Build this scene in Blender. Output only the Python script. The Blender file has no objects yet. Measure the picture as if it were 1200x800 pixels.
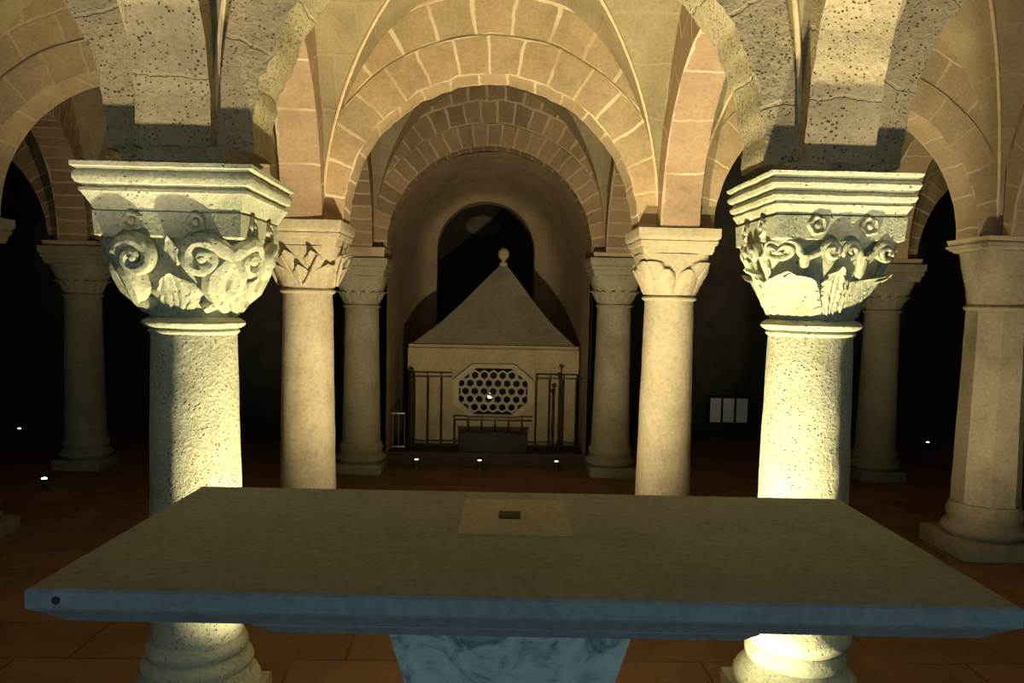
import bpy, bmesh, math, random
from mathutils import Vector, Matrix, noise
from mathutils.geometry import tessellate_polygon
random.seed(7)
C = bpy.context.scene.collection
PI = math.pi
# ------------------------------------------------------------------ camera
F = 952.0
CAM = Vector((0, 0, 1.62))
yaw, pitch, roll = math.atan(30/952), math.radians(4.5), math.radians(1.15)
SH = 33.0
fw = Vector((math.sin(yaw)*math.cos(pitch), math.cos(yaw)*math.cos(pitch), -math.sin(pitch)))
r0 = Vector((math.cos(yaw), -math.sin(yaw), 0))
u0 = r0.cross(fw)
rt = r0*math.cos(roll) + u0*math.sin(roll)
up = u0*math.cos(roll) - r0*math.sin(roll)
def at(px, py, Y):
    """real point at depth Y that the photograph shows at pixel px, py"""
    d = rt*(px-600) + up*(-(py-400) + SH) + fw*F
    return CAM + d*((Y-CAM.y)/d.y)
cd = bpy.data.cameras.new('camera'); cam = bpy.data.objects.new('camera', cd); C.objects.link(cam)
cd.sensor_width = 36; cd.lens = 36*F/1200; cd.shift_y = SH/1200
m3 = Matrix((rt, up, -fw)).transposed()
cam.matrix_world = Matrix.Translation(CAM) @ m3.to_4x4()
cd.clip_start = .02
bpy.context.scene.camera = cam

# ------------------------------------------------------------------ materials
def newmat(name):
    m = bpy.data.materials.new(name); m.use_nodes = True
    nt = m.node_tree; b = nt.nodes['Principled BSDF']; b.inputs['Roughness'].default_value = .85
    b.inputs['Specular IOR Level'].default_value = .25
    return m, nt, b
def N(nt, t, **k):
    n = nt.nodes.new(t)
    for a, v in k.items():
        if a in n.inputs.keys() if hasattr(n.inputs, 'keys') else False: n.inputs[a].default_value = v
        else: setattr(n, a, v)
    return n
def ramp(nt, fac, stops):
    r = nt.nodes.new('ShaderNodeValToRGB'); nt.links.new(fac, r.inputs[0])
    e = r.color_ramp.elements
    while len(e) < len(stops): e.new(.5)
    for q, (p, c) in zip(e, stops): q.position = p; q.color = (*c, 1) if len(c) == 3 else c
    return r.outputs[0]
def noisen(nt, vec, scale, detail=4, rough=.55):
    n = nt.nodes.new('ShaderNodeTexNoise'); nt.links.new(vec, n.inputs['Vector'])
    n.inputs['Scale'].default_value = scale; n.inputs['Detail'].default_value = detail; n.inputs['Roughness'].default_value = rough
    return n
def mix(nt, fac, a, b, mode='MIX'):
    m = nt.nodes.new('ShaderNodeMix'); m.data_type = 'RGBA'; m.blend_type = mode
    if hasattr(fac, 'is_linked') or hasattr(fac, 'links'): nt.links.new(fac, m.inputs[0])
    else: m.inputs[0].default_value = fac
    for s, i in ((a, 6), (b, 7)):
        if hasattr(s, 'links'): nt.links.new(s, m.inputs[i])
        else: m.inputs[i].default_value = (*s, 1)
    return m.outputs[2]
def math_(nt, op, a, b=None):
    m = nt.nodes.new('ShaderNodeMath'); m.operation = op
    for s, i in ((a, 0), (b, 1)):
        if s is None: continue
        if hasattr(s, 'links'): nt.links.new(s, m.inputs[i])
        else: m.inputs[i].default_value = s
    return m.outputs[0]
def bump(nt, b, h, strength, dist):
    n = nt.nodes.new('ShaderNodeBump'); n.inputs['Strength'].default_value = strength; n.inputs['Distance'].default_value = dist
    nt.links.new(h, n.inputs['Height']); nt.links.new(n.outputs[0], b.inputs['Normal'])

def stone(name, cols, pits=.0, bmp=.5, scale=6, dist=.012, pitscale=38):
    m, nt, b = newmat(name)
    geo = nt.nodes.new('ShaderNodeNewGeometry').outputs['Position']
    n1 = noisen(nt, geo, scale, 6); n2 = noisen(nt, geo, scale*9, 5, .7)
    c = ramp(nt, n1.outputs[0], [(.3, cols[0]), (.5, cols[1]), (.72, cols[2])])
    g = ramp(nt, n2.outputs[0], [(.3, (.78,)*3), (.6, (1.08,)*3)])
    c = mix(nt, 1.0, c, g, 'MULTIPLY')
    h = math_(nt, 'ADD', n2.outputs[0], math_(nt, 'MULTIPLY', n1.outputs[0], .8))
    if pits:
        v = nt.nodes.new('ShaderNodeTexVoronoi'); nt.links.new(geo, v.inputs['Vector']); v.inputs['Scale'].default_value = pitscale
        n3 = noisen(nt, geo, 14, 2)
        thr = math_(nt, 'MULTIPLY', n3.outputs[0], .62*pits)
        pm = math_(nt, 'LESS_THAN', v.outputs['Distance'], thr)
        sm = nt.nodes.new('ShaderNodeMapRange'); nt.links.new(v.outputs['Distance'], sm.inputs[0]); nt.links.new(thr, sm.inputs[2])
        sm.inputs[1].default_value = 0
        h = math_(nt, 'ADD', h, math_(nt, 'MULTIPLY', sm.outputs[0], 1.6))
        c = mix(nt, math_(nt, 'MULTIPLY', pm, .35), c, (cols[0][0]*.4, cols[0][1]*.38, cols[0][2]*.35))
    nt.links.new(c, b.inputs['Base Color'])
    bump(nt, b, h, bmp, dist)
    return m

def masonry(name, ca, cb, mortar, bw, rh, ms=.012, pits=0, bmp=.5, mort_amt=1.0, blot=.8, wob=.03):
    """blocks laid along the surface's own UV (metres), with pale mortar"""
    m, nt, b = newmat(name)
    uv = nt.nodes.new('ShaderNodeUVMap').outputs[0]
    geo = nt.nodes.new('ShaderNodeNewGeometry').outputs['Position']
    nn = noisen(nt, geo, 5.0, 4)
    off = nt.nodes.new('ShaderNodeVectorMath'); off.operation = 'MULTIPLY_ADD'
    nt.links.new(nn.outputs['Color'], off.inputs[0]); off.inputs[1].default_value = (wob*2, wob*2, 0); off.inputs[2].default_value = (-wob, -wob, 0)
    ad = nt.nodes.new('ShaderNodeVectorMath'); nt.links.new(uv, ad.inputs[0]); nt.links.new(off.outputs[0], ad.inputs[1])
    br = nt.nodes.new('ShaderNodeTexBrick'); nt.links.new(ad.outputs[0], br.inputs['Vector'])
    br.inputs['Scale'].default_value = 1; br.inputs['Brick Width'].default_value = bw; br.inputs['Row Height'].default_value = rh
    br.inputs['Mortar Size'].default_value = ms; br.inputs['Mortar Smooth'].default_value = .5; br.offset = .37
    br.inputs['Color1'].default_value = (*ca, 1); br.inputs['Color2'].default_value = (*cb, 1); br.inputs['Mortar'].default_value = (*ca, 1)
    n1 = noisen(nt, geo, 3.5, 6, .6); n2 = noisen(nt, geo, 45, 4, .7)
    c = mix(nt, 1.0, br.outputs['Color'], ramp(nt, n1.outputs[0], [(.3, (blot,)*3), (.62, (1.1,)*3)]), 'MULTIPLY')
    c = mix(nt, 1.0, c, ramp(nt, n2.outputs[0], [(.3, (.82,)*3), (.6, (1.05,)*3)]), 'MULTIPLY')
    gap = ramp(nt, noisen(nt, geo, 2.3, 3).outputs[0], [(.36, (.25,)*3), (.56, (1, 1, 1))])
    c = mix(nt, math_(nt, 'MULTIPLY', math_(nt, 'MULTIPLY', br.outputs['Fac'], gap), mort_amt), c, mortar)
    h = math_(nt, 'ADD', math_(nt, 'MULTIPLY', n2.outputs[0], .6), math_(nt, 'ADD', n1.outputs[0], math_(nt, 'MULTIPLY', br.outputs['Fac'], -.35)))
    if pits:
        v = nt.nodes.new('ShaderNodeTexVoronoi'); nt.links.new(geo, v.inputs['Vector']); v.inputs['Scale'].default_value = 64
        thr = math_(nt, 'MULTIPLY', noisen(nt, geo, 9, 2).outputs[0], .6*pits)
        sm = nt.nodes.new('ShaderNodeMapRange'); nt.links.new(v.outputs['Distance'], sm.inputs[0]); nt.links.new(thr, sm.inputs[2])
        sm.inputs[1].default_value = 0
        h = math_(nt, 'ADD', h, math_(nt, 'MULTIPLY', sm.outputs[0], 1.5))
        c = mix(nt, math_(nt, 'MULTIPLY', math_(nt, 'LESS_THAN', v.outputs['Distance'], thr), .4), c, (ca[0]*.35, ca[1]*.33, ca[2]*.3))
    nt.links.new(c, b.inputs['Base Color'])
    bump(nt, b, h, bmp, .012)
    return m
def plain(name, col, rough=.6, metal=0, bmp=0, var=.15, scale=8):
    m, nt, b = newmat(name); b.inputs['Roughness'].default_value = rough; b.inputs['Metallic'].default_value = metal
    geo = nt.nodes.new('ShaderNodeNewGeometry').outputs['Position']
    n = noisen(nt, geo, scale, 4)
    nt.links.new(ramp(nt, n.outputs[0], [(.3, tuple(x*(1-var) for x in col)), (.7, tuple(x*(1+var) for x in col))]), b.inputs['Base Color'])
    if bmp: bump(nt, b, n.outputs[0], bmp, .01)
    return m
def glow(name, col, s):
    m, nt, b = newmat(name); b.inputs['Base Color'].default_value = (*col, 1)
    b.inputs['Emission Color'].default_value = (*col, 1); b.inputs['Emission Strength'].default_value = s
    return m

M = {}
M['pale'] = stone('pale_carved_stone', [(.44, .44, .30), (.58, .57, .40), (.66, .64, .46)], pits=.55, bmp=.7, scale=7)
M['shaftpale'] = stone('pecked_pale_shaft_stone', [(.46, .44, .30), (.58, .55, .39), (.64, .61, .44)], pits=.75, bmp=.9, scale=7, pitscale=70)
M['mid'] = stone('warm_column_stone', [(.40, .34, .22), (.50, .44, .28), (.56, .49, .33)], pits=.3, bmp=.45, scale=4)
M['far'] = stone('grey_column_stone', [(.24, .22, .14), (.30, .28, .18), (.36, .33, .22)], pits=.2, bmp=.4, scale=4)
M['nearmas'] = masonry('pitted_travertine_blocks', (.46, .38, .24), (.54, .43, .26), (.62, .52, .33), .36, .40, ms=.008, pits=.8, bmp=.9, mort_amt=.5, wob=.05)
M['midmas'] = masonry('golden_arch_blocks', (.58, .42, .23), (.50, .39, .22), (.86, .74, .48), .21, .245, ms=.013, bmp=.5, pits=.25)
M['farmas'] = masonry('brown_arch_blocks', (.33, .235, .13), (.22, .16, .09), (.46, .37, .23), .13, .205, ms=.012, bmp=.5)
M['longmas'] = masonry('rosy_arch_blocks', (.43, .30, .185), (.39, .28, .17), (.66, .55, .36), .37, .245, ms=.010, bmp=.5, pits=.3)
M['aislemas'] = masonry('tan_arch_blocks', (.48, .35, .20), (.42, .32, .19), (.60, .49, .31), .24, .205, ms=.010, bmp=.5)
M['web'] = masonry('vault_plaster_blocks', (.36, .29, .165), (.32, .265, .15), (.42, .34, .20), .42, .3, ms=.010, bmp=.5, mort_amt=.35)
M['webfar'] = masonry('shaded_vault_plaster_blocks', (.30, .24, .14), (.26, .21, .12), (.34, .27, .16), .42, .3, ms=.010, bmp=.5, mort_amt=.35)  # copy of the vault plaster, the dimness of these bays put into its colour
M['mortar'] = plain('pale_mortar', (.75, .58, .34), .9, bmp=.5, scale=30)
M['plaster'] = stone('grey_plaster', [(.24, .185, .11), (.30, .235, .145), (.35, .275, .17)], bmp=.35, scale=3)
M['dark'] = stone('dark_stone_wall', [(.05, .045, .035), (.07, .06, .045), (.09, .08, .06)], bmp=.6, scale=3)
M['floor'] = masonry('terracotta_paving', (.28, .16, .085), (.21, .125, .065), (.10, .062, .036), .62, .40, ms=.008, bmp=.3, wob=.01)
M['slab'] = stone('grey_altar_stone', [(.22, .23, .225), (.245, .255, .25), (.27, .28, .272)], bmp=.15, scale=5, dist=.006)
M['inset'] = stone('cream_altar_inset', [(.33, .29, .225), (.36, .32, .25), (.39, .345, .27)], bmp=.15, scale=8, dist=.004)
M['slot'] = plain('dark_slot', (.05, .035, .02), .8)
M['shrine'] = stone('shrine_stone', [(.30, .25, .13), (.37, .31, .17), (.42, .36, .21)], bmp=.3, scale=4)
M['roof'] = stone('shrine_roof_stone', [(.17, .16, .10), (.20, .19, .12), (.24, .22, .14)], bmp=.25, scale=3)
M['iron'] = plain('black_iron', (.03, .027, .022), .5, .6)
M['steel'] = plain('brushed_steel', (.16, .16, .14), .4, .9)
M['wood'] = plain('black_wood', (.025, .02, .018), .6)
M['hole'] = plain('shaded_inside', (.02, .018, .015), .9)  # near black: shade of the shrine's cavity put into the colour
M['lamp'] = glow('lamp_glow', (1, .93, .75), 12)
M['lampdim'] = glow('small_lamp_glow', (1, .93, .8), 2.0)
M['flame'] = glow('flame_glow', (1, .93, .78), 45)
M['panel'] = glow('frosted_lit_pane', (.75, .72, .66), .02)

def marble():
    m, nt, b = newmat('mottled_green_marble'); b.inputs['Roughness'].default_value = .5
    geo = nt.nodes.new('ShaderNodeNewGeometry').outputs['Position']
    n = noisen(nt, geo, 9, 8, .65); n.inputs['Distortion'].default_value = 1.6
    nt.links.new(ramp(nt, n.outputs[0], [(.36, (.10, .15, .14)), (.46, (.28, .36, .32)), (.52, (.40, .47, .41)), (.68, (.50, .56, .48))]), b.inputs['Base Color'])
    bump(nt, b, n.outputs[0], .3, .01)
    return m
M['marble'] = marble()

# ------------------------------------------------------------------ mesh helpers
def obj(name, bm, mat, parent=None, loc=None, smooth=.6):
    bmesh.ops.recalc_face_normals(bm, faces=bm.faces)
    for f in bm.faces: f.smooth = True
    for e in bm.edges:
        if len(e.link_faces) == 2 and e.calc_face_angle(0) > smooth: e.smooth = False
    me = bpy.data.meshes.new(name); bm.to_mesh(me); bm.free()
    for x in (mat if isinstance(mat, list) else [mat]): me.materials.append(x)
    o = bpy.data.objects.new(name, me); C.objects.link(o)
    if parent: o.parent = parent
    if loc is not None: o.location = loc
    return o
def thing(name, label, cat, loc, group=None, rotz=0):
    o = bpy.data.objects.new(name, None); C.objects.link(o); o.location = loc; o.rotation_euler.z = rotz
    o.empty_display_size = .1
    o['label'] = label; o['category'] = cat
    if group: o['group'] = group
    return o
def tag(o, label, cat, group=None):
    o['label'] = label; o['category'] = cat
    if group: o['group'] = group
    return o
def struct(o): o['kind'] = 'structure'; return o
def box(bm, x0, x1, y0, y1, z0, z1, bev=0):
    r = bmesh.ops.create_cube(bm, size=1)
    for v in r['verts']:
        v.co = Vector(((x0+x1)/2+v.co.x*(x1-x0), (y0+y1)/2+v.co.y*(y1-y0), (z0+z1)/2+v.co.z*(z1-z0)))
    if bev:
        es = list({e for v in r['verts'] for e in v.link_edges})
        bmesh.ops.bevel(bm, geom=es, offset=bev, segments=2, affect='EDGES', profile=.6)
    return bm
def loft(bm, rings, cap=True):
    L = [[bm.verts.new(p) for p in r] for r in rings]
    n = len(L[0])
    for a, b in zip(L, L[1:]):
        for i in range(n): bm.faces.new((a[i], a[(i+1) % n], b[(i+1) % n], b[i]))
    if cap:
        bm.faces.new(list(reversed(L[0]))); bm.faces.new(L[-1])
    return bm
def sq(half, z, e=2.0, n=64):
    """rounded-square ring: e=2 circle, large e square"""
    out = []
    for i in range(n):
        t = 2*PI*i/n
        c, s = math.cos(t), math.sin(t)
        k = (abs(c)**e + abs(s)**e)**(-1/e)
        out.append(Vector((half*k*c, half*k*s, z)))
    return out
def square_ring(half, z, seg=1, ch=0):
    c = [(-1, -1), (1, -1), (1, 1), (-1, 1)]; out = []
    for i in range(4):
        a = Vector(c[i]); b = Vector(c[(i+1) % 4])
        for k in range(seg):
            p = a.lerp(b, k/seg)*half; out.append(Vector((p.x, p.y, z)))
    return out
def lathe(bm, prof, n=56): return loft(bm, [[Vector((r*math.cos(2*PI*i/n), r*math.sin(2*PI*i/n), z)) for i in range(n)] for r, z in prof])
def tube(bm, pts, rad, n=10, flat=1.0):
    pts = [Vector(p) for p in pts]; rings = []
    nrm = None
    for i, p in enumerate(pts):
        t = (pts[min(i+1, len(pts)-1)] - pts[max(i-1, 0)]).normalized()
        if nrm is None:
            nrm = t.orthogonal().normalized()
        nrm = (nrm - t*nrm.dot(t)).normalized(); bn = t.cross(nrm)
        r = rad[i] if isinstance(rad, (list, tuple)) else rad
        rings.append([p + (nrm*math.cos(2*PI*k/n) + bn*math.sin(2*PI*k/n)*flat)*r for k in range(n)])
    return loft(bm, rings)
def rough(bm, amp, scale, seed=0):
    s = Vector((seed*3.1, seed*1.7, seed*.9))
    for v in bm.verts:
        v.co += noise.noise_vector(v.co*scale + s)*amp
    return bm

# ------------------------------------------------------------------ column parts
def torus_prof(r, z0, z1, out, n=8):
    return [(r + out*math.sin(PI*i/n), z0 + (z1-z0)*i/n) for i in range(n+1)]

class Bell:
    def __init__(s, r0, r1, z0, z1, e1=5, belly=.25, sq_start=.25):
        s.r0, s.r1, s.z0, s.z1, s.e1, s.belly, s.ss = r0, r1, z0, z1, e1, belly, sq_start
    def half(s, z):
        t = min(1, max(0, (z-s.z0)/(s.z1-s.z0)))
        return s.r0 + (s.r1-s.r0)*((1-s.belly)*t + s.belly*math.sin(t*PI/2))
    def e(s, z):
        t = min(1, max(0, (z-s.z0)/(s.z1-s.z0)))
        return 2 + (s.e1-2)*max(0, (t-s.ss)/(1-s.ss))**1.3
    def point(s, face, u, z, off):
        h, e = s.half(z), s.e(z)
        q = min(.985, abs(u)/h)
        d = h*(1-q**e)**(1/e)
        n = Vector((0, -1, 0)); t = Vector((1, 0, 0))
        # near the corners the offset turns diagonal
        w = q**(e*1.2); nn = (n + t*math.copysign(w, u)).normalized()
        p = t*math.copysign(min(abs(u), h*1.02), u) + n*d + nn*off
        p.z = z
        return Matrix.Rotation(face*PI/2, 4, 'Z') @ p
    def mesh(s, seed=0, amp=.004):
        bm = bmesh.new(); K = 28
        loft(bm, [sq(s.half(s.z0+(s.z1-s.z0)*k/K), s.z0+(s.z1-s.z0)*k/K, s.e(s.z0+(s.z1-s.z0)*k/K)) for k in range(K+1)])
        return rough(bm, amp, 14, seed)

def leaf_bm(B, face, uc, z0, z1, w, hgt, ribs=5, lobes=4, lean=0, tip=.5, seed=0, nv=22, nw=18, serr=.18, rnd=False):
    """leaf carved in relief on the bell: rises from z0 to z1, ribbed, scalloped, tip curling out"""
    bm = bmesh.new(); g = []
    for i in range(nv+1):
        v = i/nv; row = []
        prof = math.sin(min(1, v*1.25+.18)*PI*.5)*(1 if v < .62 else math.cos((v-.62)/.38*PI*.5*.96)**.7)
        if rnd: prof = .88+.12*min(1, v*2) if v < .55 else max(.05, 1-((v-.55)/.45)**2)**.5
        prof *= 1 + serr*abs(math.sin(v*lobes*PI)) - serr*.5
        for j in range(nw+1):
            x = -1 + 2*j/nw
            env = (1-abs(x)**4)
            h = hgt*(.25 + .75*v**1.6)*env
            if v > .86: h += hgt*tip*math.sin((v-.86)/.14*PI*.6)*env
            h += .10*hgt*math.cos(x*ribs*PI)*env - .12*hgt*math.exp(-(x*7)**2)
            if j in (0, nw) or i in (0,): h = -.012
            if rnd: h = hgt*(.35+.65*v)*(1-abs(x)**3)
            if rnd and j in (0, nw): h = -.006
            z = z0 + (z1-z0)*v - abs(x)*(0 if rnd else .12)*(z1-z0)*v
            if i == nv: h = -.004; z -= 0 if rnd else (z1-z0)*.10
            row.append(bm.verts.new(B.point(face, uc + lean*v + x*w*prof*.5, z, h)))
        g.append(row)
    for a, b in zip(g, g[1:]):
        for j in range(nw): bm.faces.new((a[j], a[j+1], b[j+1], b[j]))
    return rough(bm, .0025, 40, seed)

def volute_bm(B, face, uc, zc, R, thick, side, turns=1.6, stem=None, off=.018, n=64):
    """a scroll: spiral ribbon that tightens to its eye; optional stem that runs down the bell.
    side=+1 starts at the outside right"""
    pts = []; rad = []
    if stem:
        for (u, z, r, o) in stem: pts.append(B.point(face, u, z, o)); rad.append(r)
    a0 = PI*.0 if not stem else 0
    for i in range(n+1):
        t = i/n; ang = a0 + t*turns*2*PI
        r = R*(1-t*.86)
        u = uc + side*r*math.cos(ang); z = zc + r*math.sin(ang)
        pts.append(B.point(face, u, z, off + .022*t)); rad.append(thick*(1-t*.55))
    bm = bmesh.new(); tube(bm, pts, rad, 10)
    return rough(bm, .0015, 40, 1)
def eye_bm(B, face, uc, zc, r, off):
    bm = bmesh.new(); bmesh.ops.create_icosphere(bm, subdivisions=2, radius=r)
    bmesh.ops.transform(bm, matrix=Matrix.Translation(B.point(face, uc, zc, off)), verts=bm.verts)
    return bm
def rosette_bm(pos, rot, R, petals=5, seed=0):
    bm = bmesh.new(); K = 40; rings = []
    for f, h in ((1, -.004), (1, .004), (.8, .010), (.55, .007), (.38, .002), (.34, .009), (.18, .012), (.03, .013)):
        ring = []
        for i in range(K):
            t = 2*PI*i/K
            rr = R*f*(1 if f < .5 else 1 + .16*abs(math.sin(t*petals/2)) - .1)
            ring.append(Vector((rr*math.cos(t), -h*1.45, rr*math.sin(t))))
        rings.append(ring)
    loft(bm, rings); rough(bm, .0018, 50, seed)
    bmesh.ops.transform(bm, matrix=Matrix.Rotation(rot, 4, 'Z') @ Matrix.Translation(pos), verts=bm.verts)
    return bm

def abacus_bm(prof, seed=0, amp=.0022, seg=16):
    bm = bmesh.new(); loft(bm, [square_ring(h, z, seg) for h, z in prof])
    return rough(bm, amp, 12, seed)
def springer(zs, a, top, mat, parent):
    bm = bmesh.new(); box(bm, -a, a, -a, a, zs, top); return obj('springer_block', bm, mat, parent)

def shaft_bm(r0, r1, z0, z1, sides=56, seed=0, amp=.003, bulge=.0):
    bm = bmesh.new(); K = 30; rings = []
    for k in range(K+1):
        t = k/K; r = r0 + (r1-r0)*t + bulge*math.sin(t*PI)
        rings.append([Vector((r*math.cos(2*PI*(i+.5)/sides), r*math.sin(2*PI*(i+.5)/sides), z0+(z1-z0)*t)) for i in range(sides)])
    loft(bm, rings)
    return rough(bm, amp, 9, seed)

ZS = 2.13            # springing of the arches
A = .115             # half width of the arch bands
TOP = 1.72           # height of the masonry above the springing

# ---- near columns --------------------------------------------------------
def base_parts(root, r, plinth, h, mat, rows, seed=0):
    bm = bmesh.new(); box(bm, -plinth, plinth, -plinth, plinth, 0, h*.34, .012); rough(bm, .003, 8, seed)
    b = obj('base', bm, mat, root)
    z = h*.34; zz = [(plinth*.97, z)]
    prof = []
    for (rr, z0, z1, out) in rows: prof += torus_prof(rr, z0, z1, out)
    prof = [(rows[0][0], h*.335)] + prof + [(r, h+.001)]
    bm = bmesh.new(); lathe(bm, prof); rough(bm, .002, 20, seed)
    obj('torus_moulding', bm, mat, b)
    return b

def near_column(P, which):
    left = which == 'left'
    root = thing('carved_column',
        'pale stone column at left behind the altar with two huge ram-horn scrolls on its capital' if left else
        'pale stone column at right behind the altar with four small curled volutes and leaves on its capital',
        'column', (P.x, P.y, 0), 'columns of the crypt')
    mt = M['pale']
    r0 = .155 if left else .157; r1 = .148 if left else .150
    ztop = 2.07 if left else 2.105; zb = ztop-(.165 if left else .16)          # abacus
    zc0 = 1.552 if left else 1.585    # foot of the capital
    if left: base_parts(root, .166, .22, .37, mt, [(.195, .125, .24, .035), (.19, .25, .30, .012), (.172, .31, .362, .012)], 3)
    else: base_parts(root, .166, .22, .46, mt, [(.19, .156, .28, .04), (.178, .29, .35, .010), (.172, .355, .45, .030)], 4)
    obj('shaft', shaft_bm(r0+.008, r1, .365 if left else .455, zc0-.045, seed=1 if left else 2, bulge=.004), M['shaftpale'], root)
    bm = bmesh.new()
    lathe(bm, [(r1-.004, zc0-.06)] + torus_prof(r1+.002, zc0-.055, zc0-.035, .008, 6) + torus_prof(r1+.008, zc0-.035, zc0+.003, .022, 8) + [(r1, zc0+.006)])
    obj('neck_ring', rough(bm, .0015, 15), mt, root)
    zband = zb-.07
    B = Bell(.145 if left else .148, .216 if left else .212, zc0, zband, e1=4.2, belly=.6, sq_start=.2)
    cap = obj('capital', B.mesh(2, .005), mt, root)
    # plain band under the abacus
    hb = .240 if left else .224
    bm = bmesh.new(); loft(bm, [square_ring(hb-.012, zband-.012, 12), square_ring(hb, zband-.006, 12), square_ring(hb+.004, zb+.001, 12)]); rough(bm, .002, 15, 3)
    obj('collar_band', bm, mt, cap)
    for f in range(4):
        for k, u in enumerate((-.115, .095) if left else (-.085, .095)):
            obj('rosette', rosette_bm(Vector((u, -hb, (zb+zband)/2+.004)), f*PI/2, .034, 5, f*2+k), mt, cap)
        if left:
            for s in (-1, 1):
                uc = s*.108; zc = zband-.078
                # big horn: rises from the foot at the corner, swells, curls inward to its eye
                stem = [(s*.080, zc0+.035, .020, .004), (s*.120, zc0+.07, .036, .014), (s*.158, zc0+.115, .047, .020), (s*.176, zc-.045, .047, .024), (s*.176, zc-.015, .043, .026)]
                obj('horn_scroll', volute_bm(B, f, uc, zc, .066, .033, s, turns=1.45, stem=stem, off=.030), mt, cap)
                obj('scroll_eye', eye_bm(B, f, uc, zc, .018, .050), mt, cap)
            obj('leaf', leaf_bm(B, f, 0, zc0+.005, zc0+.16, .19, .034, ribs=7, lobes=4, tip=.3, seed=f), mt, cap)
            obj('leaf', leaf_bm(B, f, 0, zc0+.15, zband-.0, .06, .020, ribs=3, lobes=5, tip=.5, seed=f+4), mt, cap)
        else:
            zc = zband-.048
            for uc, s, R, us in ((-.172, 1, .038, -.118), (-.032, -1, .032, -.108), (.034, 1, .032, .078), (.160, -1, .038, .088)):
                stem = [(us, zc-.085, .009, .006), (us, zc-.05, .013, .012), (us, zc-.02, .0145, .016)]
                obj('volute', volute_bm(B, f, uc, zc, R, .0135, s, turns=1.7, stem=stem, off=.020), mt, cap)
            for u in (-.113, .083):
                bm = bmesh.new(); tube(bm, [B.point(f, u, zc-.01-.014*i, .016-.0012*i) for i in range(9)], [.020-.0019*i for i in range(9)], 8)
                obj('drop', bm, mt, cap)
            obj('leaf', leaf_bm(B, f, 0.0, zc0+.01, zc0+.20, .10, .040, ribs=5, lobes=6, tip=.6, seed=f, serr=.35), mt, cap)
            obj('leaf', leaf_bm(B, f, -.13, zc0+.01, zc0+.18, .15, .034, ribs=3, lobes=2, tip=.9, lean=-.02, seed=f+5, serr=.08), mt, cap)
            obj('leaf', leaf_bm(B, f, .125, zc0+.01, zc0+.17, .11, .036, ribs=3, lobes=5, tip=.7, lean=.05, seed=f+9, serr=.3), mt, cap)
    ring = [square_ring(hb-.002, zc0+.0, 12)]
    if left:
        prof = [(.285, zb), (.292, zb+.006), (.305, zb+.028), (.326, zb+.060), (.333, zb+.066), (.333, zb+.076), (.322, zb+.080), (.322, zb+.088), (.342, zb+.094), (.350, zb+.108), (.350, zb+.122), (.343, zb+.134), (.334, zb+.140), (.345, zb+.144), (.356, zb+.150), (.356, ztop)]
    else:
        prof = [(.270, zb), (.285, zb+.010), (.296, zb+.028), (.305, zb+.042), (.298, zb+.046), (.298, zb+.054), (.312, zb+.060), (.318, zb+.074), (.312, zb+.084), (.303, zb+.088), (.303, zb+.096), (.322, zb+.104), (.328, zb+.118), (.322, zb+.130), (.313, zb+.134), (.313, zb+.142), (.330, zb+.150), (.334, ztop)]
    k = (.292/.356) if left else (.262/.334)
    prof = [(hh*k, zb+(z-zb)*(ztop-zb)/.175 if z < 2.12 else ztop) for hh, z in prof]
    prof = [(hh, zb + (z-zb)) for hh, z in prof]
    obj('abacus', abacus_bm(prof, 5 if left else 6), mt, root)
    springer(ztop, A, ZS+TOP, M['nearmas'], root)
    bm = bmesh.new(); loft(bm, [square_ring(.175, ztop-.001, 10), square_ring(.18, ZS-.02, 10), square_ring(.20, ZS, 10)]); rough(bm, .004, 12)
    obj('springer_foot', bm, M['nearmas'], root)
    return root

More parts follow.
